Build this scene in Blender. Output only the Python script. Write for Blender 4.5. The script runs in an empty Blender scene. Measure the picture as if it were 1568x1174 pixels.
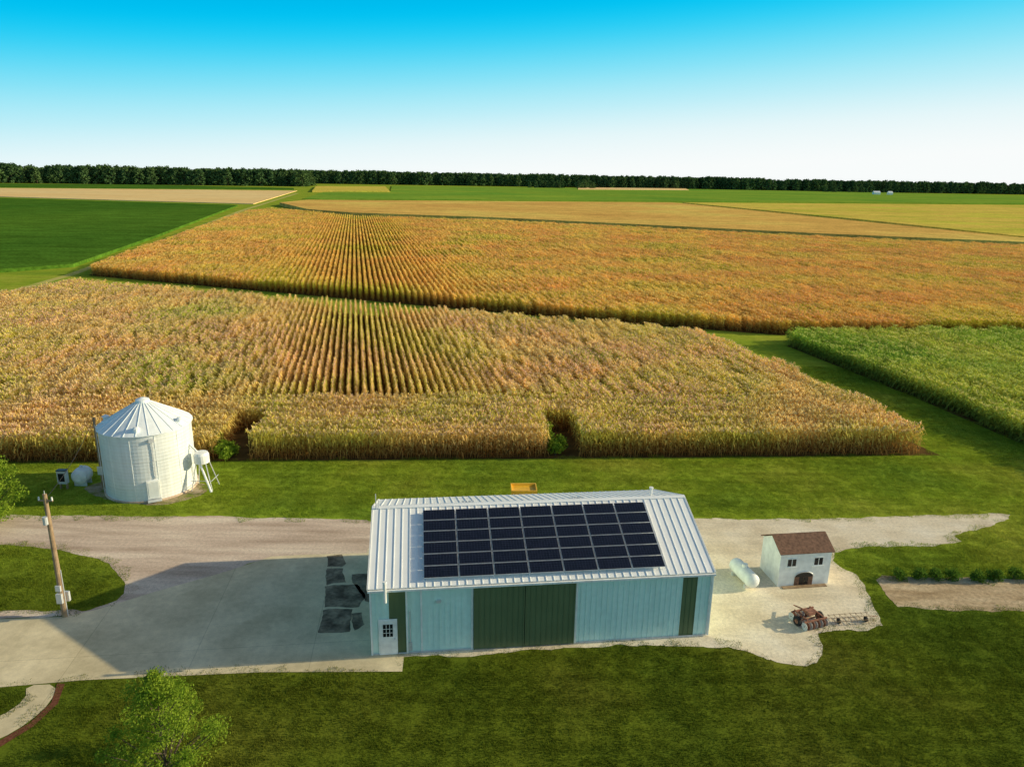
import bpy, bmesh, math, random
from mathutils import Vector, Matrix, noise
random.seed(7)
scene=bpy.context.scene
COL=scene.collection
# ------------------------------------------------------------------ camera
H=25.0; FPX=1120.0; PITCH=math.radians(15.8); ROLL=math.radians(1.0)
camd=bpy.data.cameras.new("camera"); cam=bpy.data.objects.new("camera",camd); COL.objects.link(cam)
CR=(Matrix.Rotation(math.pi/2-PITCH,4,'X')@Matrix.Rotation(ROLL,4,'Z'))
cam.matrix_world=Matrix.Translation((0,0,H))@CR
camd.sensor_width=36; camd.lens=FPX/1568*36; camd.clip_end=20000; camd.clip_start=0.5
scene.camera=cam
CR3=CR.to_3x3()
def P(u,v,z=0.0):
    """survey: ground position (at height z) of a point measured on the photograph"""
    d=CR3@Vector(((u-784)/FPX,-(v-587)/FPX,-1))
    t=(z-H)/d.z
    return Vector((d.x*t,d.y*t,z))
# ------------------------------------------------------------------ light
SA=math.atan2(.992,.124); SE=math.radians(17.9)
S=Vector((math.sin(SA)*math.cos(SE),math.cos(SA)*math.cos(SE),math.sin(SE)))
sd=bpy.data.lights.new("sun",'SUN'); sd.energy=5; sd.angle=math.radians(.55); sd.color=(1,.86,.55)
so=bpy.data.objects.new("sun",sd); COL.objects.link(so); so.rotation_euler=S.to_track_quat('Z','Y').to_euler(); so.location=(60,20,60)
SK=.12
w=bpy.data.worlds.new("World"); scene.world=w; w.use_nodes=True
nt=w.node_tree; nt.nodes.clear(); N=nt.nodes.new; L=nt.links.new
out=N('ShaderNodeOutputWorld'); bg=N('ShaderNodeBackground'); L(bg.outputs[0],out.inputs[0]); bg.inputs[1].default_value=SK
sky=N('ShaderNodeTexSky'); sky.sky_type='NISHITA'; sky.sun_disc=False; sky.sun_elevation=SE; sky.sun_rotation=SA; sky.altitude=200; sky.dust_density=2.2
tc=N('ShaderNodeTexCoord'); sx=N('ShaderNodeSeparateXYZ'); L(tc.outputs['Generated'],sx.inputs[0])
m1=N('ShaderNodeMath'); m1.operation='MULTIPLY_ADD'; L(sx.outputs[0],m1.inputs[0]); m1.inputs[1].default_value=-.065; L(sx.outputs[2],m1.inputs[2])
m2=N('ShaderNodeMath'); m2.operation='MULTIPLY'; m2.inputs[1].default_value=3.0; L(m1.outputs[0],m2.inputs[0])
rp=N('ShaderNodeValToRGB'); L(m2.outputs[0],rp.inputs[0]); rp.color_ramp.interpolation='B_SPLINE'
el=rp.color_ramp.elements
st=[(0,(.97,.98,.97)),(.045,(.80,.93,.95)),(.08,(.52,.86,.94)),(.12,(.24,.77,.93)),(.165,(.0,.63,.92)),(.21,(.0,.50,.88)),(.33,(0,.36,.7))]
el[0].position=0; el[0].color=(*st[0][1],1); el[1].position=1; el[1].color=(*st[-1][1],1)
for p,c in st[1:-1]:
    e=el.new(p*3); e.color=(*c,1)
vs=N('ShaderNodeVectorMath'); vs.operation='SCALE'; L(rp.outputs[0],vs.inputs[0]); vs.inputs['Scale'].default_value=1/SK
mr=N('ShaderNodeMapRange'); L(sx.outputs[2],mr.inputs[0]); mr.inputs[1].default_value=.21; mr.inputs[2].default_value=.38
mx=N('ShaderNodeMix'); mx.data_type='RGBA'; L(mr.outputs[0],mx.inputs[0]); L(vs.outputs[0],mx.inputs[6]); L(sky.outputs[0],mx.inputs[7]); L(mx.outputs[2],bg.inputs[0])
scene.view_settings.view_transform='Standard'
try: scene.view_settings.look='None'
except: pass
scene.view_settings.exposure=0
# ------------------------------------------------------------------ materials
def mat(name,cols,scale=1.0,rough=.85,bump=0,bscale=None,coord='world',metal=0,spec=None,layers=(),detail=6,stretch=None,ygrad=None):
    """cols: list of (pos,rgb); noise-driven colour"""
    m=bpy.data.materials.new(name); m.use_nodes=True; t=m.node_tree; b=t.nodes['Principled BSDF']
    if spec is None: spec=0.0 if coord=='world' else .3
    b.inputs['Roughness'].default_value=rough; b.inputs['Metallic'].default_value=metal; b.inputs['Specular IOR Level'].default_value=spec
    if coord=='world': g=t.nodes.new('ShaderNodeNewGeometry'); co=g.outputs['Position']
    else: g=t.nodes.new('ShaderNodeTexCoord'); co=g.outputs['Object']
    if stretch:
        mp=t.nodes.new('ShaderNodeMapping'); mp.inputs['Scale'].default_value=stretch[:3]; mp.inputs['Rotation'].default_value=(0,0,stretch[3]); t.links.new(co,mp.inputs[0]); co2=mp.outputs[0]
    else: co2=co
    n=t.nodes.new('ShaderNodeTexNoise'); n.inputs['Scale'].default_value=scale; n.inputs['Detail'].default_value=detail; t.links.new(co2,n.inputs[0])
    r=t.nodes.new('ShaderNodeValToRGB'); t.links.new(n.outputs[0],r.inputs[0])
    e=r.color_ramp.elements
    e[0].position=cols[0][0]; e[0].color=(*cols[0][1],1); e[1].position=cols[-1][0]; e[1].color=(*cols[-1][1],1)
    for p,c in cols[1:-1]:
        q=e.new(p); q.color=(*c,1)
    last=r.outputs[0]
    def scl(last,fac):
        v=t.nodes.new('ShaderNodeVectorMath'); v.operation='SCALE'; t.links.new(last,v.inputs[0]); t.links.new(fac,v.inputs['Scale']); return v.outputs[0]
    for lay in layers:   # multiply layers (scale, low, high[, anisotropy])
        ls,lo,hi=lay[:3]; cc=co
        if len(lay)>3:
            mp2=t.nodes.new('ShaderNodeMapping'); mp2.inputs['Scale'].default_value=lay[3]; mp2.inputs['Rotation'].default_value=(0,0,-.06); t.links.new(co,mp2.inputs[0]); cc=mp2.outputs[0]
        n2=t.nodes.new('ShaderNodeTexNoise'); n2.inputs['Scale'].default_value=ls; n2.inputs['Detail'].default_value=4; t.links.new(cc,n2.inputs[0])
        mm=t.nodes.new('ShaderNodeMapRange'); mm.inputs[1].default_value=.3; mm.inputs[2].default_value=.7; mm.inputs[3].default_value=lo; mm.inputs[4].default_value=hi; t.links.new(n2.outputs[0],mm.inputs[0])
        last=scl(last,mm.outputs[0])
    if ygrad:   # turf colour scaled along world Y, darker on the front lawn
        s=t.nodes.new('ShaderNodeSeparateXYZ'); t.links.new(co,s.inputs[0]); mm=t.nodes.new('ShaderNodeMapRange'); mm.inputs[1].default_value=ygrad[0]; mm.inputs[2].default_value=ygrad[1]; mm.inputs[3].default_value=ygrad[2]; mm.inputs[4].default_value=ygrad[3]
        t.links.new(s.outputs[1],mm.inputs[0]); last=scl(last,mm.outputs[0])
    t.links.new(last,b.inputs['Base Color'])
    if bump:
        n3=t.nodes.new('ShaderNodeTexNoise'); n3.inputs['Scale'].default_value=bscale or scale*5; n3.inputs['Detail'].default_value=5; t.links.new(co,n3.inputs[0])
        bb=t.nodes.new('ShaderNodeBump'); bb.inputs['Strength'].default_value=1; bb.inputs['Distance'].default_value=bump; t.links.new(n3.outputs[0],bb.inputs['Height']); t.links.new(bb.outputs[0],b.inputs['Normal'])
    return m
def plain(name,c,rough=.6,metal=0,spec=.4,var=.12,scale=2.5):
    d=tuple(x*(1-var) for x in c); e=tuple(min(1,x*(1+var)) for x in c)
    return mat(name,[(.3,d),(.7,e)],scale,rough,coord='obj',metal=metal,spec=spec)
def foliage(name,cols,scale,transl=.3,layers=(),zlow=None,ygrad=None):
    m=mat(name,cols,scale,.8,layers=layers,ygrad=ygrad); t=m.node_tree; b=t.nodes['Principled BSDF']; o=t.nodes['Material Output']
    src=b.inputs['Base Color'].links[0].from_socket
    oi=t.nodes.new('ShaderNodeObjectInfo'); mm=t.nodes.new('ShaderNodeMapRange'); mm.inputs[3].default_value=.88; mm.inputs[4].default_value=1.12; t.links.new(oi.outputs['Random'],mm.inputs[0])
    v=t.nodes.new('ShaderNodeVectorMath'); v.operation='SCALE'; t.links.new(src,v.inputs[0]); t.links.new(mm.outputs[0],v.inputs['Scale']); src=v.outputs[0]
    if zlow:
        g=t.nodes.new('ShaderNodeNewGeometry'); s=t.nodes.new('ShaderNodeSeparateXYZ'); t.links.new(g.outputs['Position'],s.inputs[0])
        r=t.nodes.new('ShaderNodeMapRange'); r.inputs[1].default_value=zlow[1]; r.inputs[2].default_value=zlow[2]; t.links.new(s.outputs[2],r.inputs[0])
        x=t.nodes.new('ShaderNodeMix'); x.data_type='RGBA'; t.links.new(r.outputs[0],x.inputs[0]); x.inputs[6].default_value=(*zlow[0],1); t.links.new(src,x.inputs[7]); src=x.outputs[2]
    t.links.new(src,b.inputs['Base Color'])
    tr=t.nodes.new('ShaderNodeBsdfTranslucent'); t.links.new(src,tr.inputs[0]); ms=t.nodes.new('ShaderNodeMixShader'); ms.inputs[0].default_value=transl
    t.links.new(b.outputs[0],ms.inputs[1]); t.links.new(tr.outputs[0],ms.inputs[2]); t.links.new(ms.outputs[0],o.inputs[0])
    return m
GR=[(.32,(.20,.30,.03)),(.5,(.28,.36,.032)),(.68,(.37,.40,.05))]
YG=(36,50,.50,1.08)
GL=((.6,.88,1.08),(1.9,.86,1.1),(.5,.84,1.12,(.12,1.6,1)))
M={}
M['ground']=mat('grass_ground',GR,.09,.95,bump=.01,bscale=7,layers=GL+((11,.75,1.2),),ygrad=YG)
M['blade']=foliage('grass_blade',GR,.09,.35,layers=GL,ygrad=YG)
M['soil']=mat('soil',[(.3,(.08,.05,.018)),(.7,(.16,.10,.035))],.8,.95,bump=.03)
M['gravel']=mat('gravel_pale',[(.3,(.72,.60,.42)),(.5,(.88,.76,.56)),(.7,(.95,.85,.67))],.35,.95,bump=.012,bscale=9,layers=((5,.84,1.08),(25,.8,1.12),(.8,.88,1.05,(.2,1.6,1))),detail=9)
M['gravel2']=mat('gravel_grey',[(.3,(.46,.34,.25)),(.5,(.68,.53,.41)),(.7,(.86,.72,.56))],.5,.95,bump=.012,bscale=9,layers=((5,.86,1.1),(25,.8,1.15)),detail=9,stretch=(.22,1.7,1,-.05))
M['silopad']=mat('weedy_gravel',[(.35,(.2,.24,.05)),(.5,(.42,.33,.2)),(.65,(.55,.46,.33))],.9,.95,bump=.01,bscale=9,layers=((5,.8,1.1),(25,.8,1.15)),detail=9)
M['dirt']=mat('garden_dirt',[(.3,(.38,.27,.15)),(.5,(.56,.42,.26)),(.7,(.72,.58,.38))],.7,.95,bump=.02,bscale=8,layers=((4,.75,1.15),(20,.75,1.2)),detail=9,stretch=(.3,1.5,1,0))
M['concrete']=mat('concrete',[(.3,(.66,.55,.34)),(.7,(.82,.70,.46))],.25,.85,bump=.002,bscale=20,layers=((2.5,.9,1.06),(.5,.88,1.06),(12,.94,1.05)))
def add_joints(m,ang,bw,bh,dark,ms=.006,off=0):
    t=m.node_tree; b=t.nodes['Principled BSDF']; src=b.inputs['Base Color'].links[0].from_socket
    g=t.nodes.new('ShaderNodeNewGeometry'); mp=t.nodes.new('ShaderNodeMapping'); mp.inputs['Rotation'].default_value=(0,0,ang); t.links.new(g.outputs['Position'],mp.inputs[0])
    br=t.nodes.new('ShaderNodeTexBrick'); br.offset=off; br.inputs['Scale'].default_value=1; br.inputs['Brick Width'].default_value=bw; br.inputs['Row Height'].default_value=bh; br.inputs['Mortar Size'].default_value=ms*bw
    br.inputs['Color1'].default_value=(1,1,1,1); br.inputs['Color2'].default_value=(.95,.96,.97,1); br.inputs['Mortar'].default_value=(dark,dark,dark,1); t.links.new(mp.outputs[0],br.inputs[0])
    x=t.nodes.new('ShaderNodeMix'); x.data_type='RGBA'; x.blend_type='MULTIPLY'; x.inputs[0].default_value=1; t.links.new(src,x.inputs[6]); t.links.new(br.outputs[0],x.inputs[7]); t.links.new(x.outputs[2],b.inputs['Base Color'])
add_joints(M['concrete'],-math.radians(7.2),6.2,12,.8,.004)
M['darkpatch']=mat('dark_patch',[(.35,(.13,.105,.075)),(.65,(.34,.28,.19))],1.3,.9,layers=((4,.7,1.25),))
M['mulch']=mat('mulch',[(.3,(.12,.045,.025)),(.7,(.24,.10,.06))],8,.95,bump=.01)
M['white']=plain('white_paint',(.88,.88,.84),.45)
M['roof']=plain('white_metal_roof',(.94,.94,.91),.5,spec=.4,var=.03,scale=.8)
M['teal']=mat('pale_metal_siding',[(.3,(.66,.88,.80)),(.7,(.72,.93,.85))],.6,.5,coord='obj',layers=((3,.94,1.03),(.9,.94,1.03,(3,3,.3))))
M['green']=mat('green_metal_siding',[(.3,(.12,.16,.075)),(.7,(.145,.19,.09))],.7,.5,coord='obj')
M['dark']=plain('dark_glass',(.012,.014,.018),.15)
M['alu']=plain('aluminium',(.65,.67,.68),.4,.3)
M['brownroof']=plain('brown_shingle',(.20,.105,.065),.9,var=.4,scale=6)
M['rust']=plain('rusty_steel',(.30,.13,.08),.8,var=.5,scale=5)
M['tyre']=plain('tyre_rubber',(.02,.02,.02),.9)
M['wood']=mat('pole_wood',[(.3,(.26,.17,.10)),(.7,(.42,.30,.18))],3,.9,coord='obj')
M['bark']=mat('bark',[(.3,(.08,.06,.04)),(.7,(.17,.13,.09))],6,.95,coord='obj')
M['yellow']=plain('yellow_paint',(.9,.5,.03),.45)
M['steel']=mat('galvanised_steel',[(.3,(.76,.80,.79)),(.7,(.86,.88,.86))],.5,.5,coord='obj',metal=.1,layers=((2.2,.95,1.02),(1.2,.9,1.04,(2.5,2.5,.25))))
M['steelroof']=plain('white_steel_roof',(.86,.9,.9),.45,var=.05)
# ------------------------------------------------------------------ mesh builder
class MB:
    def __init__(s): s.v=[]; s.f=[]; s.m=[]; s.mats=[]
    def mi(s,k):
        if k not in s.mats: s.mats.append(k)
        return s.mats.index(k)
    def add(s,vs,fs,k):
        o=len(s.v); s.v+= [tuple(x) for x in vs]; i=s.mi(k)
        for f in fs: s.f.append(tuple(o+a for a in f)); s.m.append(i)
    def box(s,x0,x1,y0,y1,z0,z1,k,T=None):
        vs=[Vector((x,y,z)) for z in (z0,z1) for y in (y0,y1) for x in (x0,x1)]
        if T: vs=[T(q) if callable(T) else T@q for q in vs]
        s.add(vs,[(0,2,3,1),(4,5,7,6),(0,1,5,4),(2,6,7,3),(0,4,6,2),(1,3,7,5)],k)
    def tube(s,a,b,r0,r1,k,n=10,cap=True):
        a=Vector(a);b=Vector(b);d=(b-a).normalized(); x=d.orthogonal().normalized(); y=d.cross(x)
        vs=[a+(x*math.cos(t)+y*math.sin(t))*r0 for t in [2*math.pi*i/n for i in range(n)]]+[b+(x*math.cos(t)+y*math.sin(t))*r1 for t in [2*math.pi*i/n for i in range(n)]]
        fs=[(i,(i+1)%n,n+(i+1)%n,n+i) for i in range(n)]
        if cap: fs+=[tuple(range(n))[::-1],tuple(range(n,2*n))]
        s.add(vs,fs,k)
    def rev(s,prof,k,n=48,c=(0,0,0),axis=None,cap=False):
        c=Vector(c); Q=axis or Matrix.Identity(3); vs=[];fs=[]
        for r,z in prof:
            for i in range(n):
                t=2*math.pi*i/n; vs.append(c+Q@Vector((r*math.cos(t),r*math.sin(t),z)))
        for j in range(len(prof)-1):
            for i in range(n): fs.append((j*n+i,j*n+(i+1)%n,(j+1)*n+(i+1)%n,(j+1)*n+i))
        s.add(vs,fs,k)
    def obj(s,name,parent=None,loc=None,rot=None,link=True,scale=None):
        me=bpy.data.meshes.new(name); me.from_pydata(s.v,[],s.f)
        for k in s.mats: me.materials.append(M[k])
        me.polygons.foreach_set('material_index',s.m)
        me.update(); o=bpy.data.objects.new(name,me)
        if link: COL.objects.link(o)
        if parent: o.parent=parent
        if loc is not None: o.location=loc
        if rot is not None: o.rotation_euler=rot
        if scale: o.scale=(scale,)*3
        return o
def empty(name,loc=(0,0,0),rz=0):
    e=bpy.data.objects.new(name,None); COL.objects.link(e); e.location=loc; e.rotation_euler=(0,0,rz); e.empty_display_size=.5; return e
# ------------------------------------------------------------------ sheets
def smooth_poly(pts,it=2):
    for _ in range(it):
        q=[]
        for i in range(len(pts)):
            a=pts[i];b=pts[(i+1)%len(pts)]; q.append(a*.75+b*.25); q.append(a*.25+b*.75)
        pts=q
    return pts
def densify(pts,step,jit):
    q=[]
    for i in range(len(pts)):
        a=pts[i];b=pts[(i+1)%len(pts)]; n=max(1,min(300,int((b-a).length/step)))
        for k in range(n):
            p=a.lerp(b,k/n); nv=noise.noise_vector(p*.9)*jit+noise.noise_vector(p*.2)*jit*1.6+noise.noise_vector(p*2.7)*jit*.35; q.append(Vector((p.x+nv.x,p.y+nv.y,p.z)))
    return q
def sheet(name,px,z,mk,step=.25,jit=0.0,sm=0,world=False):
    pts=[Vector((p[0],p[1],0)) for p in px] if world else [P(*p) for p in px]
    if sm: pts=smooth_poly(pts,sm)
    if jit: pts=densify(pts,step,jit)
    for p in pts: p.z=z
    if sum(pts[i].x*pts[(i+1)%len(pts)].y-pts[(i+1)%len(pts)].x*pts[i].y for i in range(len(pts)))<0: pts=pts[::-1]
    bm=bmesh.new(); vs=[bm.verts.new(p) for p in pts]; f=bm.faces.new(vs); f.normal_update()
    bmesh.ops.triangulate(bm,faces=bm.faces[:])
    for f in bm.faces:
        f.normal_update()
        if f.normal.z<0: f.normal_flip()
    me=bpy.data.meshes.new(name); bm.to_mesh(me); bm.free(); me.materials.append(M[mk]); o=bpy.data.objects.new(name,me); COL.objects.link(o)
    return pts
def slab(name,pts,z,mk,z0=0):
    n=len(pts); b=MB(); a=sum(pts[i].x*pts[(i+1)%n].y-pts[(i+1)%n].x*pts[i].y for i in range(n))
    if a<0: pts=pts[::-1]
    b.add([(p.x,p.y,z0) for p in pts]+[(p.x,p.y,z) for p in pts],[(i,(i+1)%n,n+(i+1)%n,n+i) for i in range(n)]+[tuple(range(n,2*n))],mk)
    o=b.obj(name); bm=bmesh.new(); bm.from_mesh(o.data); bmesh.ops.triangulate(bm,faces=[f for f in bm.faces if len(f.verts)>4]); bm.to_mesh(o.data); bm.free(); return o
def inside(x,y,poly):
    c=False; n=len(poly); j=n-1
    for i in range(n):
        a=poly[i];b=poly[j]
        if (a.y>y)!=(b.y>y) and x<(b.x-a.x)*(y-a.y)/(b.y-a.y)+a.x: c=not c
        j=i
    return c
sheet("ground",[(-9000,-300),(9000,-300),(9000,12000),(-9000,12000)],0,'ground',world=True)
EX=[]
EX.append(sheet("gravel_road",[(-260,786),(0,787),(120,789),(300,791),(450,793),(600,797),(600,856),(415,853),(350,876),(230,912),(150,938),(60,945),(-120,955),(-120,938),(100,934),(135,935),(196,912),(192,886),(150,856),(70,836),(0,834),(-260,840)],.010,'gravel2',jit=.2,sm=1))
EX.append(sheet("concrete_driveway",[(-200,955),(0,948),(100,944),(150,933),(230,908),(350,874),(415,852),(470,849),(600,846),(620,990),(616,1028),(400,1029),(130,1041),(0,1052),(-200,1062)],.020,'concrete'))
EX.append(sheet("gravel_yard",[(560,800),(800,800),(1058,794),(1200,797),(1400,789),(1548,785),(1540,798),(1462,817),(1478,836),(1275,838),(1275,866),(1318,884),(1345,930),(1362,968),(1254,962),(1258,990),(1246,1017),(1200,1013),(1120,990),(1085,990),(860,995),(620,1008),(560,1008)],.012,'gravel',jit=.25,sm=1))
EX.append(sheet("garden_bed",[(1332,878),(1400,884),(1568,888),(1800,892),(1800,935),(1568,931),(1392,937),(1365,915)],.014,'dirt',jit=.25,sm=1))
EX.append(sheet("silo_pad",[(130,745),(170,735),(300,735),(328,747),(305,762),(240,773),(170,768),(135,758)],.016,'silopad',jit=.2,sm=1))
EX.append(sheet("garden_path",[(40,1049),(88,1047),(78,1075),(45,1105),(0,1132),(-80,1160),(-80,1125),(0,1098),(40,1070)],.016,'concrete',sm=1))
EX.append(sheet("mulch_edge",[(88,1046),(100,1047),(90,1077),(52,1112),(0,1144),(-80,1175),(-80,1164),(0,1134),(47,1106),(80,1075)],.024,'mulch',jit=.03,step=.3))
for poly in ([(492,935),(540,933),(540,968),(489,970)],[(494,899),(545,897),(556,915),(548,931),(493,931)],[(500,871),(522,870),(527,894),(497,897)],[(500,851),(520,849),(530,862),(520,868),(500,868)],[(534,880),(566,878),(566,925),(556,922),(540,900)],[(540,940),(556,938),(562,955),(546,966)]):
    sheet("driveway_patch",poly,.026,'darkpatch',jit=.15,step=.1)  # irregular patches, darker than the concrete around them
# ------------------------------------------------------------------ scatter (geometry nodes instancing)
def scatter(name,items,kit):
    """items: (pos,rotz,scale3,idx)"""
    me=bpy.data.meshes.new(name); me.from_pydata([tuple(i[0]) for i in items],[],[])
    a=me.attributes.new('rot','FLOAT_VECTOR','POINT'); a.data.foreach_set('vector',[c for i in items for c in (0,0,i[1])])
    a=me.attributes.new('scl','FLOAT_VECTOR','POINT'); a.data.foreach_set('vector',[c for i in items for c in i[2]])
    a=me.attributes.new('idx','INT','POINT'); a.data.foreach_set('value',[i[3] for i in items])
    o=bpy.data.objects.new(name,me); COL.objects.link(o)
    g=bpy.data.node_groups.new(name+'_nodes','GeometryNodeTree')
    g.interface.new_socket('Geometry',in_out='INPUT',socket_type='NodeSocketGeometry'); g.interface.new_socket('Geometry',in_out='OUTPUT',socket_type='NodeSocketGeometry')
    n=g.nodes.new; l=g.links.new; gi=n('NodeGroupInput'); go=n('NodeGroupOutput'); ip=n('GeometryNodeInstanceOnPoints'); ci=n('GeometryNodeCollectionInfo')
    ci.inputs['Collection'].default_value=kit; ci.inputs['Separate Children'].default_value=True; ci.inputs['Reset Children'].default_value=True
    def na(nm,t):
        q=n('GeometryNodeInputNamedAttribute'); q.data_type=t; q.inputs[0].default_value=nm; return q.outputs['Attribute']
    e=n('FunctionNodeEulerToRotation'); l(na('rot','FLOAT_VECTOR'),e.inputs[0])
    l(gi.outputs[0],ip.inputs['Points']); l(ci.outputs[0],ip.inputs['Instance']); ip.inputs['Pick Instance'].default_value=True
    l(na('idx','INT'),ip.inputs['Instance Index']); l(e.outputs[0],ip.inputs['Rotation']); l(na('scl','FLOAT_VECTOR'),ip.inputs['Scale']); l(ip.outputs[0],go.inputs[0])
    mo=o.modifiers.new('scatter','NODES'); mo.node_group=g
    return o
def kit(name,objs):
    c=bpy.data.collections.new(name)
    for o in objs: c.objects.link(o)
    return c
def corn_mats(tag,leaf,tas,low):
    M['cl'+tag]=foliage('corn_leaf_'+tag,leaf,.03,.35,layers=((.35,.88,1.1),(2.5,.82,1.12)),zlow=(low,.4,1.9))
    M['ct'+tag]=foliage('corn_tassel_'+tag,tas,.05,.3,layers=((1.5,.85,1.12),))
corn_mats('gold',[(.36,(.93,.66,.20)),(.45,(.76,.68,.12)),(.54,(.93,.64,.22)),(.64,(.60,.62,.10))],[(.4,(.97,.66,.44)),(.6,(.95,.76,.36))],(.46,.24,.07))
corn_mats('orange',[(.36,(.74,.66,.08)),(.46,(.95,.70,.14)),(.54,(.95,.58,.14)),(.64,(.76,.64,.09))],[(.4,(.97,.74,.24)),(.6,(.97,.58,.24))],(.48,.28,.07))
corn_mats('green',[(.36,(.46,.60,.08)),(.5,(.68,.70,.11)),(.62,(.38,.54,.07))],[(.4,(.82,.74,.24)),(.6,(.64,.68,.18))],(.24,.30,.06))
def corn_chunk(tag,Lc=3.0,seed=0,tassel=1.0,reach=1.0):
    r=random.Random(seed); b=MB(); n=int(Lc/.2)
    for i in range(n):
        x=-Lc/2+(i+.5)*Lc/n+r.uniform(-.06,.06); y=r.uniform(-.07,.07); h=r.uniform(2.15,2.6)
        b.add([(x-.02,y,0),(x+.02,y,0),(x+.01,y,h),(x-.01,y,h)],[(0,1,2,3)],'cl'+tag)
        b.add([(x,y-.02,0),(x,y+.02,0),(x,y+.01,h),(x,y-.01,h)],[(0,1,2,3)],'cl'+tag)
        for k in range(12):
            z=h*(.16+.82*k/11)+r.uniform(-.08,.08); a=r.uniform(0,6.283); Ln=reach*r.uniform(.42,.78)*(1-.3*abs(k/11-.5)); d=Vector((math.cos(a),math.sin(a),0)); s=Vector((-d.y,d.x,0))*r.uniform(.035,.06)
            p0=Vector((x,y,z)); up=r.uniform(.15,.4) if k>3 else r.uniform(-.1,.2)
            p1=p0+d*Ln*.5+Vector((0,0,up)); p2=p0+d*Ln+Vector((0,0,up-r.uniform(.15,.6)))
            b.add([p0-s*.6,p0+s*.6,p1+s,p1-s,p2],[(0,1,2,3),(3,2,4)],'cl'+tag)
        if r.random()<tassel:
            for k in range(6):
                a=r.uniform(0,6.283); p0=Vector((x,y,h-.08)); p1=p0+Vector((math.cos(a)*r.uniform(.05,.22),math.sin(a)*r.uniform(.05,.22),r.uniform(.18,.36))); s=Vector((-math.sin(a),math.cos(a),0))*.024
                b.add([p0-s,p0+s,p1+s,p1-s],[(0,1,2,3)],'ct'+tag)
    return b.obj('corn_row_'+tag,link=False)
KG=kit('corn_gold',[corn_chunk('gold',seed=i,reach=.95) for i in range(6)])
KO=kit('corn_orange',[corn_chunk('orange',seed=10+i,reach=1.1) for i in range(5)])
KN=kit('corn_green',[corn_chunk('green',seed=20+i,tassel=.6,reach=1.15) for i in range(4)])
def rows(poly,dirang,spacing,nk,lodY=1e9,skip=None,sc=1.0,wide=1.0,thin=None,w0=.88):
    """rows running along direction dirang (angle from +X) clipped to poly"""
    c,s=math.cos(dirang),math.sin(dirang); items=[]
    R=[Vector((p.x*c+p.y*s,-p.x*s+p.y*c)) for p in poly]
    lo=min(p.y for p in R); hi=max(p.y for p in R); y=lo+spacing*.5
    while y<hi:
        xs=[]
        for i in range(len(R)):
            a=R[i];b=R[(i+1)%len(R)]
            if (a.y>y)!=(b.y>y): xs.append(a.x+(b.x-a.x)*(y-a.y)/(b.y-a.y))
        xs.sort()
        for k in range(0,len(xs)-1,2):
            x=xs[k]+random.uniform(0,.4)
            while x+1.8<xs[k+1]:
                wx,wy=(x+1.5)*c-y*s,(x+1.5)*s+y*c; L_=6 if (wx*wx+wy*wy)**.5>lodY else 3
                cx=x+L_/2; wx,wy=cx*c-y*s,cx*s+y*c
                if not(skip and skip(wx,wy)):
                    hs=sc*(1+.12*noise.noise(Vector((wx*.08,wy*.08,0))))*random.uniform(.92,1.07)
                    wd=wide*(1+.2*noise.noise(Vector((wx*.03,wy*.03,7))))*random.uniform(.9,1.12)
                    jy=0
                    if thin:   # stand density: thinner strip where bare inter-rows show
                        q=-wx*s+wy*c; f_=min(1,max(0,(abs(q-thin[0])-thin[1])/thin[2])); wd*=(w0+.8*f_); jy=f_*.3
                    items.append(((wx+random.uniform(-jy,jy),wy+random.uniform(-jy,jy),0),dirang+random.choice((0,math.pi))+random.uniform(-.02,.02),(L_/3*1.02,wd*(1 if L_==3 else 1.1),hs),random.randrange(nk)))
                x+=L_
        y+=spacing
    return items
FL=P(-500,713); FR=P(1440,697)
fdir=math.atan2(FR.y-FL.y,FR.x-FL.x); fn=Vector((-math.sin(fdir),math.cos(fdir),0))
RB=P(1065,500,2.6); BL=P(110,426,2.6); LL=P(-120,470,2.6); LF=P(-900,600,2.6)
for p in (RB,BL,LL,LF): p.z=0
END=13.0
endpoly=[FL,FR,FR+fn*END+Vector((-2.6,0,0)),FL+fn*END]
mainpoly=[FL+fn*(END+.1),FR+fn*(END+.1)+Vector((-2.7,0,0)),RB,BL,LL,LF]
RD=math.radians(90+12.0); cR,sR=math.cos(RD),math.sin(RD)
def lat(p): return -p.x*sR+p.y*cR
g1=P(340,700);g2=P(848,697)
def gapfn(x,y):
    for g,wd,dp in ((g1,1.6,7),(g2,1.5,6)):
        d=Vector((x-g.x,y-g.y,0)); q=d.dot(fn); t=abs(d.dot(Vector((math.cos(fdir),math.sin(fdir),0))))
        if -1<q<dp and t<wd: return True
    return False
a_=lat(P(565,560,2.5)); b_=abs(lat(P(430,560,2.5))-a_)
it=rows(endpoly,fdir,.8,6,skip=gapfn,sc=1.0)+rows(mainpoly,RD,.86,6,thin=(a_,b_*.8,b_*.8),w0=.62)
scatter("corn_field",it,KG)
sheet("soil",[(p.x,p.y) for p in (FL,FR,RB,BL,LL,LF)],.006,'soil',world=True)
def PZ(l,z):
    r=[P(a,b,z) for a,b in l]
    for p in r: p.z=0
    return r
f2=PZ([(133,406),(600,445),(900,470),(1200,491),(1500,490),(1900,486),(1900,387),(1568,374),(1250,361),(1000,348),(750,336),(540,329),(415,318),(375,322)],2.5)
a_=lat(P(560,390,2.5)); b_=abs(lat(P(465,390,2.5))-a_)
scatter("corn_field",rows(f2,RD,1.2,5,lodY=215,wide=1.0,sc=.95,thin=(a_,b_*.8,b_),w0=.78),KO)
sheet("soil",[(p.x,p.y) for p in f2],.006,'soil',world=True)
fR=PZ([(1208,505),(1320,545),(1440,590),(1568,640),(1750,712),(2100,700),(2300,560),(1800,497),(1225,499)],2.6)
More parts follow.
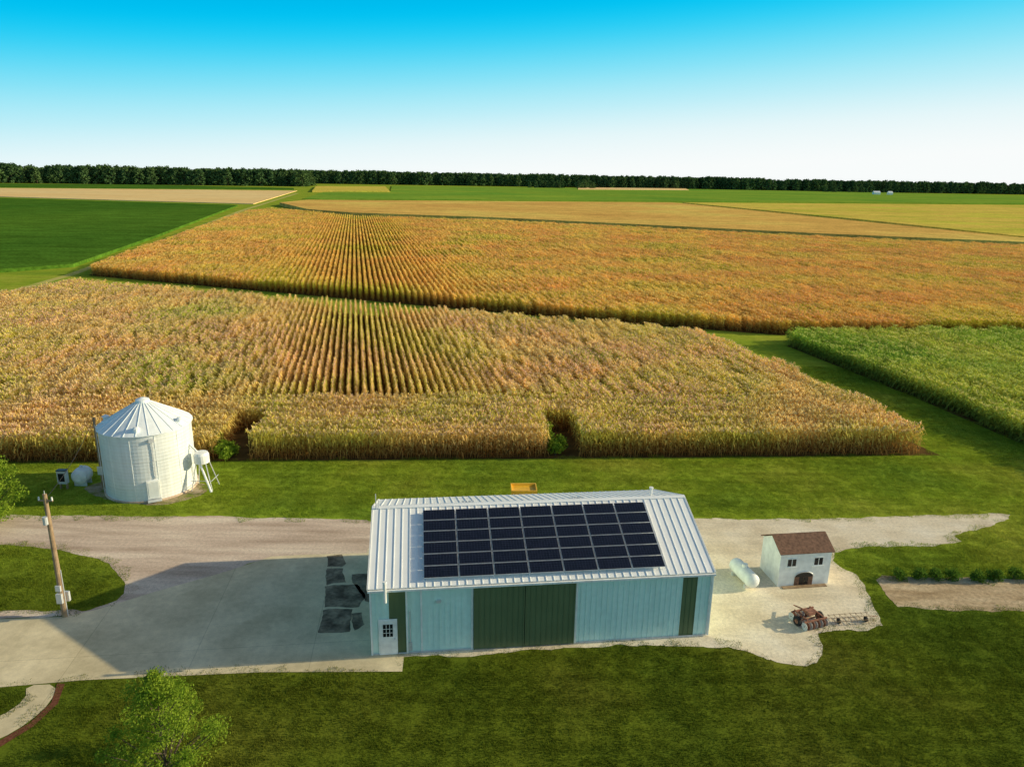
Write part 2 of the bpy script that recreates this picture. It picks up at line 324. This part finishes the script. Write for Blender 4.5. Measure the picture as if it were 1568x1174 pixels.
scatter("corn_field",rows(fR,RD,.95,4,wide=1.3,sc=.92),KN)
sheet("soil",[(p.x,p.y) for p in fR],.006,'soil',world=True)
# distant crops : canopy slabs
M['far3']=mat('crop_orange',[(.35,(.92,.66,.16)),(.5,(.90,.55,.14)),(.65,(.80,.46,.12))],.012,.95,layers=((.15,.8,1.08),(.8,.7,1.15),(.05,.8,1.08,(.2,3,1))))
M['far4']=mat('crop_gold',[(.35,(.72,.66,.09)),(.5,(.86,.62,.12)),(.65,(.64,.60,.08))],.012,.95,layers=((.15,.8,1.08),(.8,.7,1.15),(.05,.8,1.08,(.2,3,1))))
M['soy']=mat('crop_soy',[(.35,(.06,.16,.018)),(.65,(.10,.21,.022))],.01,.95,layers=((.12,.8,1.15),(1.0,.65,1.3),(.05,.75,1.12,(.2,3,1))),stretch=(1,.2,1,.2))
M['soyb']=mat('crop_soy_bright',[(.35,(.17,.34,.04)),(.65,(.28,.40,.045))],.008,.95,layers=((.1,.85,1.12),(.02,.75,1.12,(.2,3,1))))
M['wheat']=mat('stubble',[(.35,(.92,.62,.26)),(.65,(.95,.70,.32))],.008,.95,layers=((.1,.88,1.05),(.05,.85,1.05,(.2,3,1))))
slab("distant_corn_field",PZ([(428,310),(470,306),(1030,310),(1300,337),(1568,364),(1900,392),(1900,384),(1568,370.5),(1250,357),(1000,344.5),(750,332.5),(540,325.5),(470,320)],2.5),2.5,'far3')
slab("distant_corn_field",PZ([(1045,310),(1568,314),(2000,317),(2000,395),(1568,362),(1310,335)],2.5),2.5,'far4')
slab("soybean_field",PZ([(-700,296),(0,303),(364,314),(240,360),(112,404),(0,412),(-700,440)],.9),.9,'soy')
slab("stubble_field",PZ([(-700,284),(0,288),(200,289.5),(455,292),(388,312),(200,307),(0,301),(-700,292)],.5),.5,'wheat')
slab("soybean_field",PZ([(-700,277),(0,281),(230,283),(450,288),(450,290),(200,288),(0,286),(-700,282)],.9),.9,'soy')
slab("soybean_field",PZ([(600,284.5),(1100,290),(1568,299.5),(2000,306),(2000,315),(1568,312),(1050,308),(465,304),(495,294),(598,293)],1),1,'soyb')
slab("distant_corn_field",PZ([(484,285),(590,285.5),(597,293),(478,292)],2.2),2.2,'far4')
slab("stubble_field",PZ([(885,286.6),(1050,288.3),(1055,290.6),(885,289.4)],2.2),1.6,'wheat')
M['track']=mat('farm_track',[(.35,(.38,.40,.08)),(.65,(.60,.50,.18))],.2,.95)
sheet("farm_track",[(-200,476),(0,449),(100,421),(238,371),(368,322),(452,296),(458,296),(376,322),(246,372),(112,422),(10,450),(-200,482)],.012,'track')
# ------------------------------------------------------------------ trees
M['leafA']=foliage('tree_leaf',[(.3,(.17,.29,.025)),(.7,(.36,.47,.05))],1.2,.4)
M['leafF']=foliage('hazed_woodland_leaf',[(.3,(.065,.135,.055)),(.7,(.135,.215,.07))],.02,.15,layers=((.25,.8,1.2),))  # distance haze painted into the leaf colour
M['leafS']=foliage('shrub_leaf',[(.3,(.08,.16,.02)),(.7,(.15,.26,.035))],2,.3)
def tree(h,rad,nleaf,ls,seed,key,clumps=16,zbot=.25,shape=1.0,trunk=.022,rv=(.35,.85),cs=(.26,.46)):
    r=random.Random(seed); b=MB(); b.tube((0,0,0),(0,0,h*.55),h*trunk,h*trunk*.6,'bark',8,False); b.tube((0,0,h*.55),(h*.01,0,h*.95),h*trunk*.6,h*.003,'bark',6,False)
    C=[]
    for i in range(clumps):
        t=(i+.5)/clumps; z=h*(zbot+(.97-zbot)*t); rr=rad*(math.sin(math.pi*min(1,(.18+.82*t)**shape))**.7)*r.uniform(*rv); a=i*2.4+r.uniform(-.4,.4)
        p=Vector((rr*math.cos(a),rr*math.sin(a),z)); C.append((p,rad*r.uniform(*cs)*(1-.35*t)))
        b.tube((0,0,max(h*.12,z-rr*.9)),p,h*.007,h*.002,'bark',5,False)
    for i in range(nleaf):
        c,cr=C[r.randrange(clumps)]
        d=Vector((r.gauss(0,1),r.gauss(0,1),r.gauss(0,.9))).normalized()*cr*(r.random()**.6*1.25)
        p=c+d; p.z=max(.2,p.z); q=Vector((r.gauss(0,1),r.gauss(0,1),r.gauss(0,1))).normalized(); x=q.orthogonal().normalized()*ls*r.uniform(.6,1.2); y=q.cross(x).normalized()*ls*r.uniform(.4,.8)
        b.add([p-x,p-y,p+x,p+y],[(0,1,2,3)],key)
    return b
tk=[]
for i in range(6):
    b=tree(random.uniform(25,30),random.uniform(7,9),900,1.35,50+i,'leafF',clumps=18,zbot=.03,shape=.8); tk.append(b.obj('woodland_tree',link=False))
TK=kit('woodland',tk)
items=[]
def linetrees(u0,u1,d0,d1,n,depth,hs):
    for i in range(n):
        t=random.random(); u=u0+(u1-u0)*t; d=d0+(d1-d0)*t+random.random()*depth; X=(u-784)/FPX*d; s=random.uniform(*hs)*(1+.1*noise.noise(Vector((u*.02,0,0))))
        items.append(((X,d,0),random.uniform(0,6.28),(s*1.25,s*1.25,s),random.randrange(6)))
linetrees(-700,475,1010,1400,1400,110,(.94,1.1))
linetrees(455,1150,1800,2050,1300,140,(1.0,1.14))
linetrees(1100,2300,1950,2300,1600,140,(.96,1.1))
linetrees(455,485,1450,1510,16,30,(.8,1.0))
linetrees(800,900,1700,1750,25,30,(.45,.65))
linetrees(1240,1330,1850,1900,16,30,(.35,.5))
scatter("distant_treeline",items,TK)
for (u,d,w_) in ((1318,1600,14),(1338,1600,9)):
    b=MB(); b.box(-w_/2,w_/2,-4,4,0,5,'white'); b.add([(-w_/2,-4.3,5),(w_/2,-4.3,5),(w_/2,0,8),(-w_/2,0,8),(w_/2,4.3,5),(-w_/2,4.3,5)],[(0,1,2,3),(3,2,4,5),(0,3,5),(1,4,2)],'roof'); b.obj("distant_farmhouse",loc=((u-784)/FPX*d,d,0))
b=tree(5.5,2.3,19000,.055,91,'leafA',clumps=70,zbot=.06,shape=.72,trunk=.012,rv=(.25,1.05),cs=(.13,.28)); b.obj("ornamental_tree",loc=(-14.3,25.2,0))
b=tree(5.2,2.3,6000,.10,92,'leafA',clumps=30,zbot=.15,rv=(.3,1.0),cs=(.2,.34)); q=P(-14,802); b.obj("broadleaf_tree",loc=q)
def bush(name,loc,h,rad,n,ls,seed,key='leafS'):
    r=random.Random(seed); b=MB()
    C=[(Vector((r.uniform(-.5,.5)*rad,r.uniform(-.5,.5)*rad,h*r.uniform(.3,.7))),rad*r.uniform(.4,.6)) for _ in range(7)]
    for c,_ in C: b.tube((0,0,0),c,.03,.01,'bark',5,False)
    for i in range(n):
        c,cr=C[r.randrange(7)]; d=Vector((r.gauss(0,1),r.gauss(0,1),r.gauss(0,1))).normalized()*cr*r.uniform(.5,1.1); p=c+d; p.z=max(.03,p.z)
        q=Vector((r.gauss(0,1),r.gauss(0,1),r.gauss(0,1))).normalized(); x=q.orthogonal()*ls; y=q.cross(x).normalized()*ls*.6
        b.add([p-x,p-y,p+x,p+y],[(0,1,2,3)],key)
    b.obj(name,loc=loc)
for i,(u,v) in enumerate([(1378,886),(1408,886),(1432,887),(1456,887),(1492,888),(1520,887),(1552,886),(1585,887),(1620,888)]):
    bush("shrub",P(u,v),random.uniform(.75,1.05),random.uniform(.5,.62),600,.06,200+i)
for i,(u,v,h) in enumerate([(345,706,2.0),(352,700,1.6),(338,697,1.8),(850,697,1.5),(842,690,2.2),(832,680,2.6),(855,689,1.6),(330,690,2.2)]):
    bush("bush",P(u,v),h,.9,700,.11,300+i,'leafA')
# ------------------------------------------------------------------ lawn grass
gk=[]
for j in range(5):
    r=random.Random(j); b=MB()
    for i in range(420):
        x=r.uniform(-.75,.75);y=r.uniform(-.75,.75);h=r.uniform(.04,.11);a=r.uniform(0,6.28);wd=.016;lx,ly=r.uniform(-.05,.05),r.uniform(-.05,.05)
        b.add([(x-wd*math.cos(a),y-wd*math.sin(a),0),(x+wd*math.cos(a),y+wd*math.sin(a),0),(x+lx,y+ly,h)],[(0,1,2)],'blade')
    gk.append(b.obj('grass_patch',link=False))
GK=kit('lawn',gk)
BO=Vector((-7.33,34.0,0)); BA=math.radians(7.2); BLn=18.85; BW=10.8; EH=4.12; RH=6.15
bR=Matrix.Translation(BO)@Matrix.Rotation(BA,4,'Z')
bfoot=[bR@Vector(c) for c in ((-.1,-.1,0),(BLn+.1,-.1,0),(BLn+.1,BW,0),(-.1,BW,0))]
EX.append(bfoot); items=[]
y=22.0
cornall=[FL,FR,RB,BL,LL,LF]
while y<100:
    half=y*.8+8; x=-half
    while x<half:
        xx=x+random.uniform(-.3,.3); yy=y+random.uniform(-.3,.3)
        if not any(inside(xx,yy,e) for e in EX) and not inside(xx,yy,cornall) and not inside(xx,yy,fR):
            s=random.uniform(.6,1.2)*(1+.5*noise.noise(Vector((xx*.4,yy*.4,3)))); items.append(((xx,yy,0),random.uniform(0,6.28),(1,1,s),random.randrange(5)))
        x+=1.0
    y+=1.0
scatter("lawn_grass",items,GK)
# ------------------------------------------------------------------ metal barn
barn=empty("metal_barn",BO,BA)
b=MB()
def wallx(b,x0,x1,k,z0=0.0,z1=EH,y=0.0,rib=.3):
    b.box(x0,x1,y,y+.06,z0,z1,k)
    n=max(1,round((x1-x0)/rib))
    for i in range(n+1):
        x=min(max(x0+(x1-x0)*i/n,x0+.02),x1-.02); b.box(x-.02,x+.02,y-.028,y-.001,z0+.02,z1-.02,k)
wallx(b,.0,1.0,'teal'); wallx(b,1.0,1.88,'green'); wallx(b,1.88,5.5,'teal'); wallx(b,5.5,11.1,'teal',3.8,EH); wallx(b,11.1,17.15,'teal'); wallx(b,17.15,18.0,'green'); wallx(b,18.0,BLn,'teal')
b.box(5.5,11.1,.07,.1,0,3.8,'dark')
b.box(0,BLn,BW-.06,BW,0,EH,'teal')
for xx in (0,BLn-.06):
    b.add([(xx,.06,0),(xx+.06,.06,0),(xx+.06,BW-.06,0),(xx,BW-.06,0),(xx,.06,EH),(xx+.06,.06,EH),(xx+.06,BW-.06,EH),(xx,BW-.06,EH),(xx,BW/2,RH-.03),(xx+.06,BW/2,RH-.03)],[(0,4,8,7,3),(1,2,6,9,5),(0,1,5,4),(2,3,7,6),(4,5,9,8),(6,7,8,9)],'teal')
b.obj("walls",barn)
b=MB()
wallx(b,5.52,8.28,'green',.06,3.84,-.09); wallx(b,8.32,11.08,'green',.06,3.84,-.09)
for x in (5.52,8.22,8.32,11.02): b.box(x,x+.06,-.135,-.119,.06,3.84,'green')
b.obj("sliding_doors",barn)
b=MB(); b.box(5.3,11.3,-.16,-.03,3.86,3.92,'white')
for x in (0.0,2.66,5.38,11.12,BLn-.12): b.box(x,x+.1,-.045,-.0295,0,EH-.2,'white')
b.box(.12,.4,-.05,-.0305,.0,.1,'alu'); b.box(1.45,5.37,-.055,-.046,.0,.1,'alu'); b.box(11.25,BLn-.13,-.055,-.046,.0,.1,'alu')
b.box(0.0,BLn,-.06,-.0465,EH-.16,EH-.02,'white')
b.obj("trim",barn)
b=MB(); b.box(.42,1.42,-.06,-.0515,0.0,2.2,'white'); b.box(.5,1.34,-.09,-.061,.05,2.12,'white')
b.box(.66,1.18,-.1,-.091,1.15,1.9,'dark')
for x in (.82,1.0): b.box(x,x+.025,-.108,-.1005,1.15,1.9,'white')
for z in (1.38,1.62): b.box(.66,1.18,-.113,-.1085,z,z+.025,'white')
b.tube((1.27,-.09,1.02),(1.27,-.14,1.02),.03,.03,'alu',8)
b.obj("entry_door",barn)
b=MB(); al=math.atan2(RH-EH,BW/2); SL=math.hypot(RH-EH,BW/2); ca,sa=math.cos(al),math.sin(al)
def TF(q): return Vector((q.x,q.y*ca-q.z*sa,EH+q.y*sa+q.z*ca))
def TB(q): return Vector((q.x,BW-(q.y*ca-q.z*sa),EH+q.y*sa+q.z*ca))
OV=.16
for T in (TF,TB):
    b.box(-.06,BLn+.06,-OV,SL-.02,.0,.04,'roof',T)
    n=44
    for i in range(n+1):
        x=-.03+(BLn+.06)*i/n; b.box(x-.018,x+.018,-OV,SL-.03,.041,.07,'roof',T)
    b.box(-.08,BLn+.08,SL-.2,SL+.012,.071,.085,'roof',T)
    for xx in (-.1,BLn+.062): b.box(xx,xx+.036,-OV-.01,SL-.01,-.12,.076,'white',T)
b.obj("roof",barn)
b=MB()
b.box(-.06,BLn+.06,-OV-.14,-OV-.02,EH-.17,EH-.07,'white')
for i in range(0,18): b.box(i*1.07+.1,i*1.07+.13,-OV-.148,-OV-.141,EH-.16,EH-.08,'alu')
for x in (1.9,BLn-.06): b.box(x,x+.08,-.16,-.07,.1,EH-.17,'white')
b.obj("gutter",barn)
b=MB()
for x in (5.2,11.9):
    for k in range(4): b.box(x+k*.2,x+k*.2+.13,SL-.62,SL-.28,.072,.16,'alu',TB)
b.tube((17.0,BW/2+.6,RH-.3),(17.0,BW/2+.6,RH+.3),.08,.08,'white'); b.tube((17,BW/2+.6,RH+.3),(17,BW/2+.6,RH+.4),.13,.13,'white')
b.tube((.15,BW/2-.2,RH-.1),(.15,BW/2-.2,RH+.95),.03,.025,'alu'); b.tube((.3,BW/2-.2,RH-.1),(.3,BW/2-.2,RH+.55),.022,.018,'alu')
b.tube((.85,-.4,EH-.7),(.85,-.4,EH+.45),.08,.08,'white'); b.tube((.85,-.4,EH+.45),(.85,-.4,EH+.53),.12,.1,'white')
b.box(2.0,2.2,-.1,-.035,.2,.7,'alu'); b.tube((2.1,-.06,.7),(2.1,-.06,2.6),.025,.025,'alu')
b.box(3.5,3.75,-.12,-.035,3.05,3.2,'alu')
b.obj("roof_vents_and_pipes",barn)
# solar array
M['pv']=plain('solar_glass',(.006,.008,.016),.12,spec=.5)
t=M['pv'].node_tree; bs=t.nodes['Principled BSDF']; tcn=t.nodes.new('ShaderNodeTexCoord'); br=t.nodes.new('ShaderNodeTexBrick'); br.offset=0; br.inputs['Scale'].default_value=1; br.inputs['Brick Width'].default_value=.158; br.inputs['Row Height'].default_value=.155; br.inputs['Mortar Size'].default_value=.005
br.inputs['Color1'].default_value=(.004,.006,.014,1); br.inputs['Color2'].default_value=(.008,.010,.022,1); br.inputs['Mortar'].default_value=(.035,.045,.07,1); t.links.new(tcn.outputs['Object'],br.inputs[0]); t.links.new(br.outputs[0],bs.inputs['Base Color'])
b=MB(); pw,ph=1.9,.825; x0=2.85; s0=.2
for i in range(7):
    for j in range(6):
        x=i*pw; y=j*ph; b.box(x+.03,x+pw-.03,y+.018,y+ph-.018,.0,.035,'alu'); b.box(x+.045,x+pw-.045,y+.033,y+ph-.033,.0352,.04,'pv')
for j in range(6):
    for q in (.25,.75): b.box(-.05,7*pw+.05,(j+q)*ph-.02,(j+q)*ph+.02,-.05,-.002,'alu')
for i in range(8):
    for j in (0,2,4,6): b.box(i*pw-.02 if i else .02,i*pw+.02 if i else .06,max(.03,j*ph-.05),max(.03,j*ph-.05)+.04,-.15,-.051,'alu')
Ms=bR@Matrix.Translation((x0,0,EH))@Matrix.Rotation(al,4,'X')@Matrix.Translation((0,s0,.24))
o=b.obj("solar_panel_array"); o.matrix_world=Ms
# ------------------------------------------------------------------ grain silo
c=P(230,768)+Vector((-1.25,3.1,0)); SR=3.38; SEH=5.5; SPH=7.5
sil=empty("grain_silo",c); b=MB()
prof=[]; nr=5; rh=SEH/nr
for k in range(nr):
    for q in range(12):
        z=k*rh+rh*q/12; prof.append((SR+.006*math.sin(q/12*2*math.pi*4)+(.012 if k%2 else 0),z))
prof.append((SR,SEH)); b.rev(prof,'steel',72)
for i in range(12):
    a=i*2*math.pi/12+.1; x,y=(SR+.01)*math.cos(a),(SR+.01)*math.sin(a); b.tube((x,y,0),(x,y,SEH),.02,.02,'steel',5)
b.rev([(SR+.15,0),(SR+.15,.12),(SR+.01,.121)],'gravel2',48)
b.obj("shell",sil)
b=MB(); n=64; b.rev([(SR+.14,SEH-.06),(SR+.14,SEH-.02),(.55,SPH-.3),(.5,SPH-.22)],'steelroof',n); b.rev([(.55,SPH-.25),(.5,SPH-.05),(.15,SPH+.08),(0,SPH+.09)],'steelroof',24)
for i in range(24):
    a=i*2*math.pi/24; b.tube(((SR+.13)*math.cos(a),(SR+.13)*math.sin(a),SEH+.0),(.5*math.cos(a),.5*math.sin(a),SPH-.24),.028,.02,'steelroof',5)
for a in (-.15,math.pi*1.02,math.radians(-75)):
    x,y=(SR-.35)*math.cos(a),(SR-.35)*math.sin(a); b.tube((x,y,SEH+.05),(x,y,SEH+.5),.2,.2,'steelroof',10); b.tube((x,y,SEH+.5),(x,y,SEH+.62),.3,.12,'steelroof',10)
b.obj("conical_roof",sil)
def TS(ang): return Matrix.Rotation(ang,4,'Z')
b=MB(); A0=math.radians(-62)
b.box(SR+.01,SR+.12,-.45,.45,.3,1.75,'white',TS(A0)); b.box(SR+.121,SR+.14,-.36,.36,.4,1.65,'steel',TS(A0)); b.box(SR+.0,SR+.55,-.5,.5,.15,.22,'alu',TS(A0))
b.obj("access_door",sil)
b=MB(); A1=math.radians(-148)
for s_ in (-.22,.22): b.box(SR+.1,SR+.14,s_-.02,s_+.02,.3,SEH+.3,'alu',TS(A1))
for k in range(17): b.box(SR+.105,SR+.135,-.2,.2,.4+k*.32,.43+k*.32,'alu',TS(A1))
b.box(SR+.05,SR+.11,-.035,.035,1.9,5.2,'alu',TS(math.radians(-58)))
b.box(SR+.04,SR+.2,-.2,.2,4.9,5.15,'alu',TS(math.radians(-58)))
b.obj("ladder",sil)
hp=P(322,752)
b=MB(); b.rev([(0,2.1),(.25,2.12),(.6,2.3),(.6,2.95),(.5,3.15),(0,3.2)],'white',20,c=(0,0,0))
for dx,dy in ((-.6,-.5),(.7,-.5),(.7,.6),(-.6,.6)): b.tube((dx*.6,dy*.6,2.3),(dx*1.3,dy*1.3,0),.04,.04,'alu',6)
b.tube((-.1,-.2,2.3),(1.0,-1.1,.15),.09,.09,'white',8); b.tube((-1.4,.4,4.1),(0,0,2.8),.09,.09,'white',8)
b.tube((-.75,-.65,.9),(.9,-.65,.9),.03,.03,'alu',6); b.tube((.9,.75,.9),(.9,-.65,.9),.03,.03,'alu',6)
b.obj("hopper_bin",loc=hp+Vector((-.7,.6,0)))
b=MB(); b.rev([(0,-.75),(.35,-.72),(.62,-.5),(.68,0),(.62,.5),(.35,.72),(0,.75)],'white',20,c=(0,0,.85),axis=Matrix.Rotation(math.pi/2,3,'X')); b.box(-.5,.5,-.4,-.3,0,.4,'alu'); b.box(-.5,.5,.3,.4,0,.4,'alu'); b.tube((0,0,1.4),(0,0,1.65),.12,.12,'alu',8)
b.obj("fuel_tank",loc=P(128,741))
b=MB(); b.box(-.35,.35,-.2,.2,.5,1.6,'alu'); b.box(-.38,.38,-.24,.22,1.601,1.66,'dark'); b.box(-.3,-.22,-.1,.1,0,.5,'wood'); b.box(.22,.3,-.1,.1,0,.5,'wood'); b.box(-.25,.25,-.215,-.201,.7,1.4,'dark')
b.obj("electrical_cabinet",loc=P(99,748))
b=MB(); b.tube((0,0,0),(0,0,6.0),.12,.1,'wood',8); b.box(-.2,.2,-.2,-.11,1.2,1.9,'alu'); b.obj("service_post",loc=c+Vector((-3.75,-.6,0)))
# ------------------------------------------------------------------ utility pole
up=P(100,943); b=MB(); b.tube((0,0,0),(0,0,7.7),.17,.11,'wood',12); b.box(-.16,.16,-.3,-.14,1.0,1.6,'alu'); b.box(-.14,.14,-.26,-.145,1.75,2.1,'alu'); b.tube((.17,0,0),(.17,0,3.0),.03,.03,'alu',6)
b.tube((0,-.3,6.0),(0,-.3,6.45),.13,.13,'alu',10); b.tube((-.4,0,7.3),(.4,0,7.3),.05,.05,'wood',6)
for x in (-.36,0,.36): b.tube((x,0,7.33),(x,0,7.52),.05,.04,'white',8)
b.box(-.3,.3,.15,.3,.9,1.5,'alu')
b.tube((0,0,7.5),(0,0,7.9),.03,.02,'alu',6)
a0=Vector((0,0,7.4)); a1=c+Vector((-3.75,-.6,6.0))-up
prev=a0
for k in range(1,13):
    t_=k/12; q=a0.lerp(a1,t_); q.z-=.9*4*t_*(1-t_)*.5; b.tube(prev,q,.018,.018,'tyre',4,False); prev=q
b.obj("utility_pole",loc=up)
# ------------------------------------------------------------------ small shed
s0_=P(1190,898); s1_=P(1267,893); sw=(s1_-s0_).length; sang=math.atan2(s1_.y-s0_.y,s1_.x-s0_.x); dp=2.4; eh=2.38; rh_=3.05
shed=empty("garden_shed",s0_,sang)
b=MB(); b.box(0,sw,0,.08,0.0,eh,'white'); b.box(0,sw,dp-.08,dp,0,eh,'white')
for xx in (0,sw-.08): b.add([(xx,.08,0),(xx+.08,.08,0),(xx+.08,dp-.08,0),(xx,dp-.08,0),(xx,.08,eh),(xx+.08,.08,eh),(xx+.08,dp-.08,eh),(xx,dp-.08,eh),(xx,dp/2,rh_-.04),(xx+.08,dp/2,rh_-.04)],[(0,4,8,7,3),(1,2,6,9,5),(0,1,5,4),(2,3,7,6),(4,5,9,8),(6,7,8,9)],'white')
b.obj("walls",shed)
b=MB(); a_=math.atan2(rh_-eh,dp/2); cs,sn=math.cos(a_),math.sin(a_); sl=math.hypot(rh_-eh,dp/2)
b.box(-.12,sw+.12,-.14,sl,.0,.06,'brownroof',lambda q:Vector((q.x,q.y*cs-q.z*sn,eh+q.y*sn+q.z*cs)))
b.box(-.12,sw+.12,-.14,sl,.0,.06,'brownroof',lambda q:Vector((q.x,dp-(q.y*cs-q.z*sn),eh+q.y*sn+q.z*cs)))
b.obj("roof",shed)
b=MB()
for x in (.5,2.32):
    b.box(x-.06,x+.62,-.03,-.002,1.38,1.98,'white'); b.box(x,x+.56,-.042,-.0305,1.44,1.92,'dark'); b.box(x+.26,x+.30,-.05,-.0425,1.44,1.92,'white'); b.box(x-.1,x+.66,-.07,-.002,1.3,1.379,'white')
b.obj("windows",shed)
b=MB(); cx=sw/2; b.box(cx-.62,cx+.62,-.03,-.002,.04,.62,'brownroof'); n=12
vs=[(cx+.62*math.cos(math.pi*i/n),-.03,.62+.32*math.sin(math.pi*i/n)) for i in range(n+1)]; b.add(vs,[tuple(range(n+1))[::-1]],'dark')
b.box(cx-.3,cx-.02,-.05,-.0305,.1,.6,'dark'); b.box(cx+.02,cx+.3,-.05,-.0305,.1,.6,'dark')
for i in range(n):
    a=math.pi*i/n; a2=math.pi*(i+1)/n; b.tube((cx+.66*math.cos(a),-.04,.62+.36*math.sin(a)),(cx+.66*math.cos(a2),-.04,.62+.36*math.sin(a2)),.03,.03,'alu',5)
b.box(cx-1.5,cx+1.5,-.35,-.06,0.0,.06,'wood')
b.obj("door",shed)
# ------------------------------------------------------------------ propane tank
e0=P(1149,886,.62); e1=P(1130,867,.62); ctr=(e0+e1)/2; dv=(e1-e0); ang=math.atan2(dv.y,dv.x)
b=MB(); hl=1.35; R_=.47; prof=[(0,-hl)]+[(R_*math.sin(a),-hl+R_*.7*(1-math.cos(a))) for a in [math.pi/2*i/5 for i in range(1,6)]]+[(R_*math.cos(a),hl-R_*.7*(1-math.sin(a))) for a in [math.pi/2*i/5 for i in range(0,6)]]
b.rev(prof,'white',24,c=(0,0,.62),axis=Matrix.Rotation(math.pi/2,3,'Y')); b.box(-.85,-.7,-.4,.4,0,.25,'alu'); b.box(.7,.85,-.4,.4,0,.25,'alu'); b.tube((0,0,1.05),(0,0,1.25),.18,.18,'white',12)
b.obj("propane_tank",loc=(ctr.x,ctr.y,0),rot=(0,0,ang))
# ------------------------------------------------------------------ farm implement (disc harrow)
q0=P(1246,960); b=MB()
for y in (-.1,1.3):
    b.box(-1.0,1.0,y-.05,y+.05,.62,.72,'rust'); b.tube((-1.0,y,.32),(1.0,y,.32),.035,.035,'rust',6)
    for k in range(9):
        x=-.95+k*.237; b.tube((x-.02,y,.32),(x+.02,y,.32),.3,.27,'rust' if k%2 else 'alu',14)
for x in (-.7,.7): b.box(x-.05,x+.05,-.1,1.35,.721,.8,'rust')
for x,y in ((-1.0,.6),(1.0,.6)):
    b.tube((x-.1,y,.36),(x+.1,y,.36),.36,.36,'tyre',16); b.tube((x-.11,y,.36),(x+.11,y,.36),.17,.17,'rust',10)
b.tube((-1,.6,.36),(1,.6,.36),.05,.05,'rust',6); b.tube((0,1.2,.76),(0,2.2,.5),.05,.05,'rust',6); b.box(-.3,.3,.3,.8,.8,1.05,'rust')
b.obj("disc_harrow",loc=q0,rot=(0,0,math.radians(20)),scale=.8)
q1=P(1304,950); b=MB()
for y in (-.5,0,.5): b.tube((-1.9,y,.35),(1.7,y,.35),.022,.022,'wood',6)
for k in range(8):
    x=-1.8+k*.48; b.tube((x,-.6,.35),(x,.6,.35),.016,.016,'wood',6)
    for y in (-.5,0,.5): b.tube((x,y,.33),(x+.1,y-.08,.0),.015,.01,'rust',5)
for x in (-1.3,1.1): b.tube((x-.07,-.2,.22),(x+.07,-.2,.22),.22,.22,'tyre',14)
b.tube((1.7,0,.35),(2.4,.2,.12),.03,.025,'rust',6)
b.obj("field_cultivator",loc=q1,rot=(0,0,math.radians(8)),scale=.72)
# yellow farm cart behind barn
b=MB(); b.add([(-.95,-.6,.9),(.95,-.6,.9),(.95,.6,.9),(-.95,.6,.9),(-1.0,-.75,1.95),(1.0,-.75,1.95),(1.0,.75,1.95),(-1.0,.75,1.95),(-.93,-.65,1.95),(.93,-.65,1.95),(.93,.65,1.95),(-.93,.65,1.95),(-.9,-.55,1.8),(.9,-.55,1.8),(.9,.55,1.8),(-.9,.55,1.8)],
 [(3,2,1,0),(0,1,5,4),(1,2,6,5),(2,3,7,6),(3,0,4,7),(4,5,9,8),(5,6,10,9),(6,7,11,10),(7,4,8,11),(8,9,13,12),(9,10,14,13),(10,11,15,14),(11,8,12,15),(12,13,14,15)],'yellow')
for x in (-.7,.7):
    for y in (-.75,.75): b.tube((x,y-.1,.38),(x,y+.1,.38),.38,.38,'tyre',16)
b.box(-.9,.9,-.08,.08,.6,.899,'rust'); b.box(-.75,-.65,-.7,.7,.35,.599,'rust'); b.box(.65,.75,-.7,.7,.35,.599,'rust'); b.tube((.9,0,.7),(2.2,0,.4),.04,.04,'rust',6)
b.obj("yellow_wagon",loc=(1.05,52.2,0),rot=(0,0,.05))
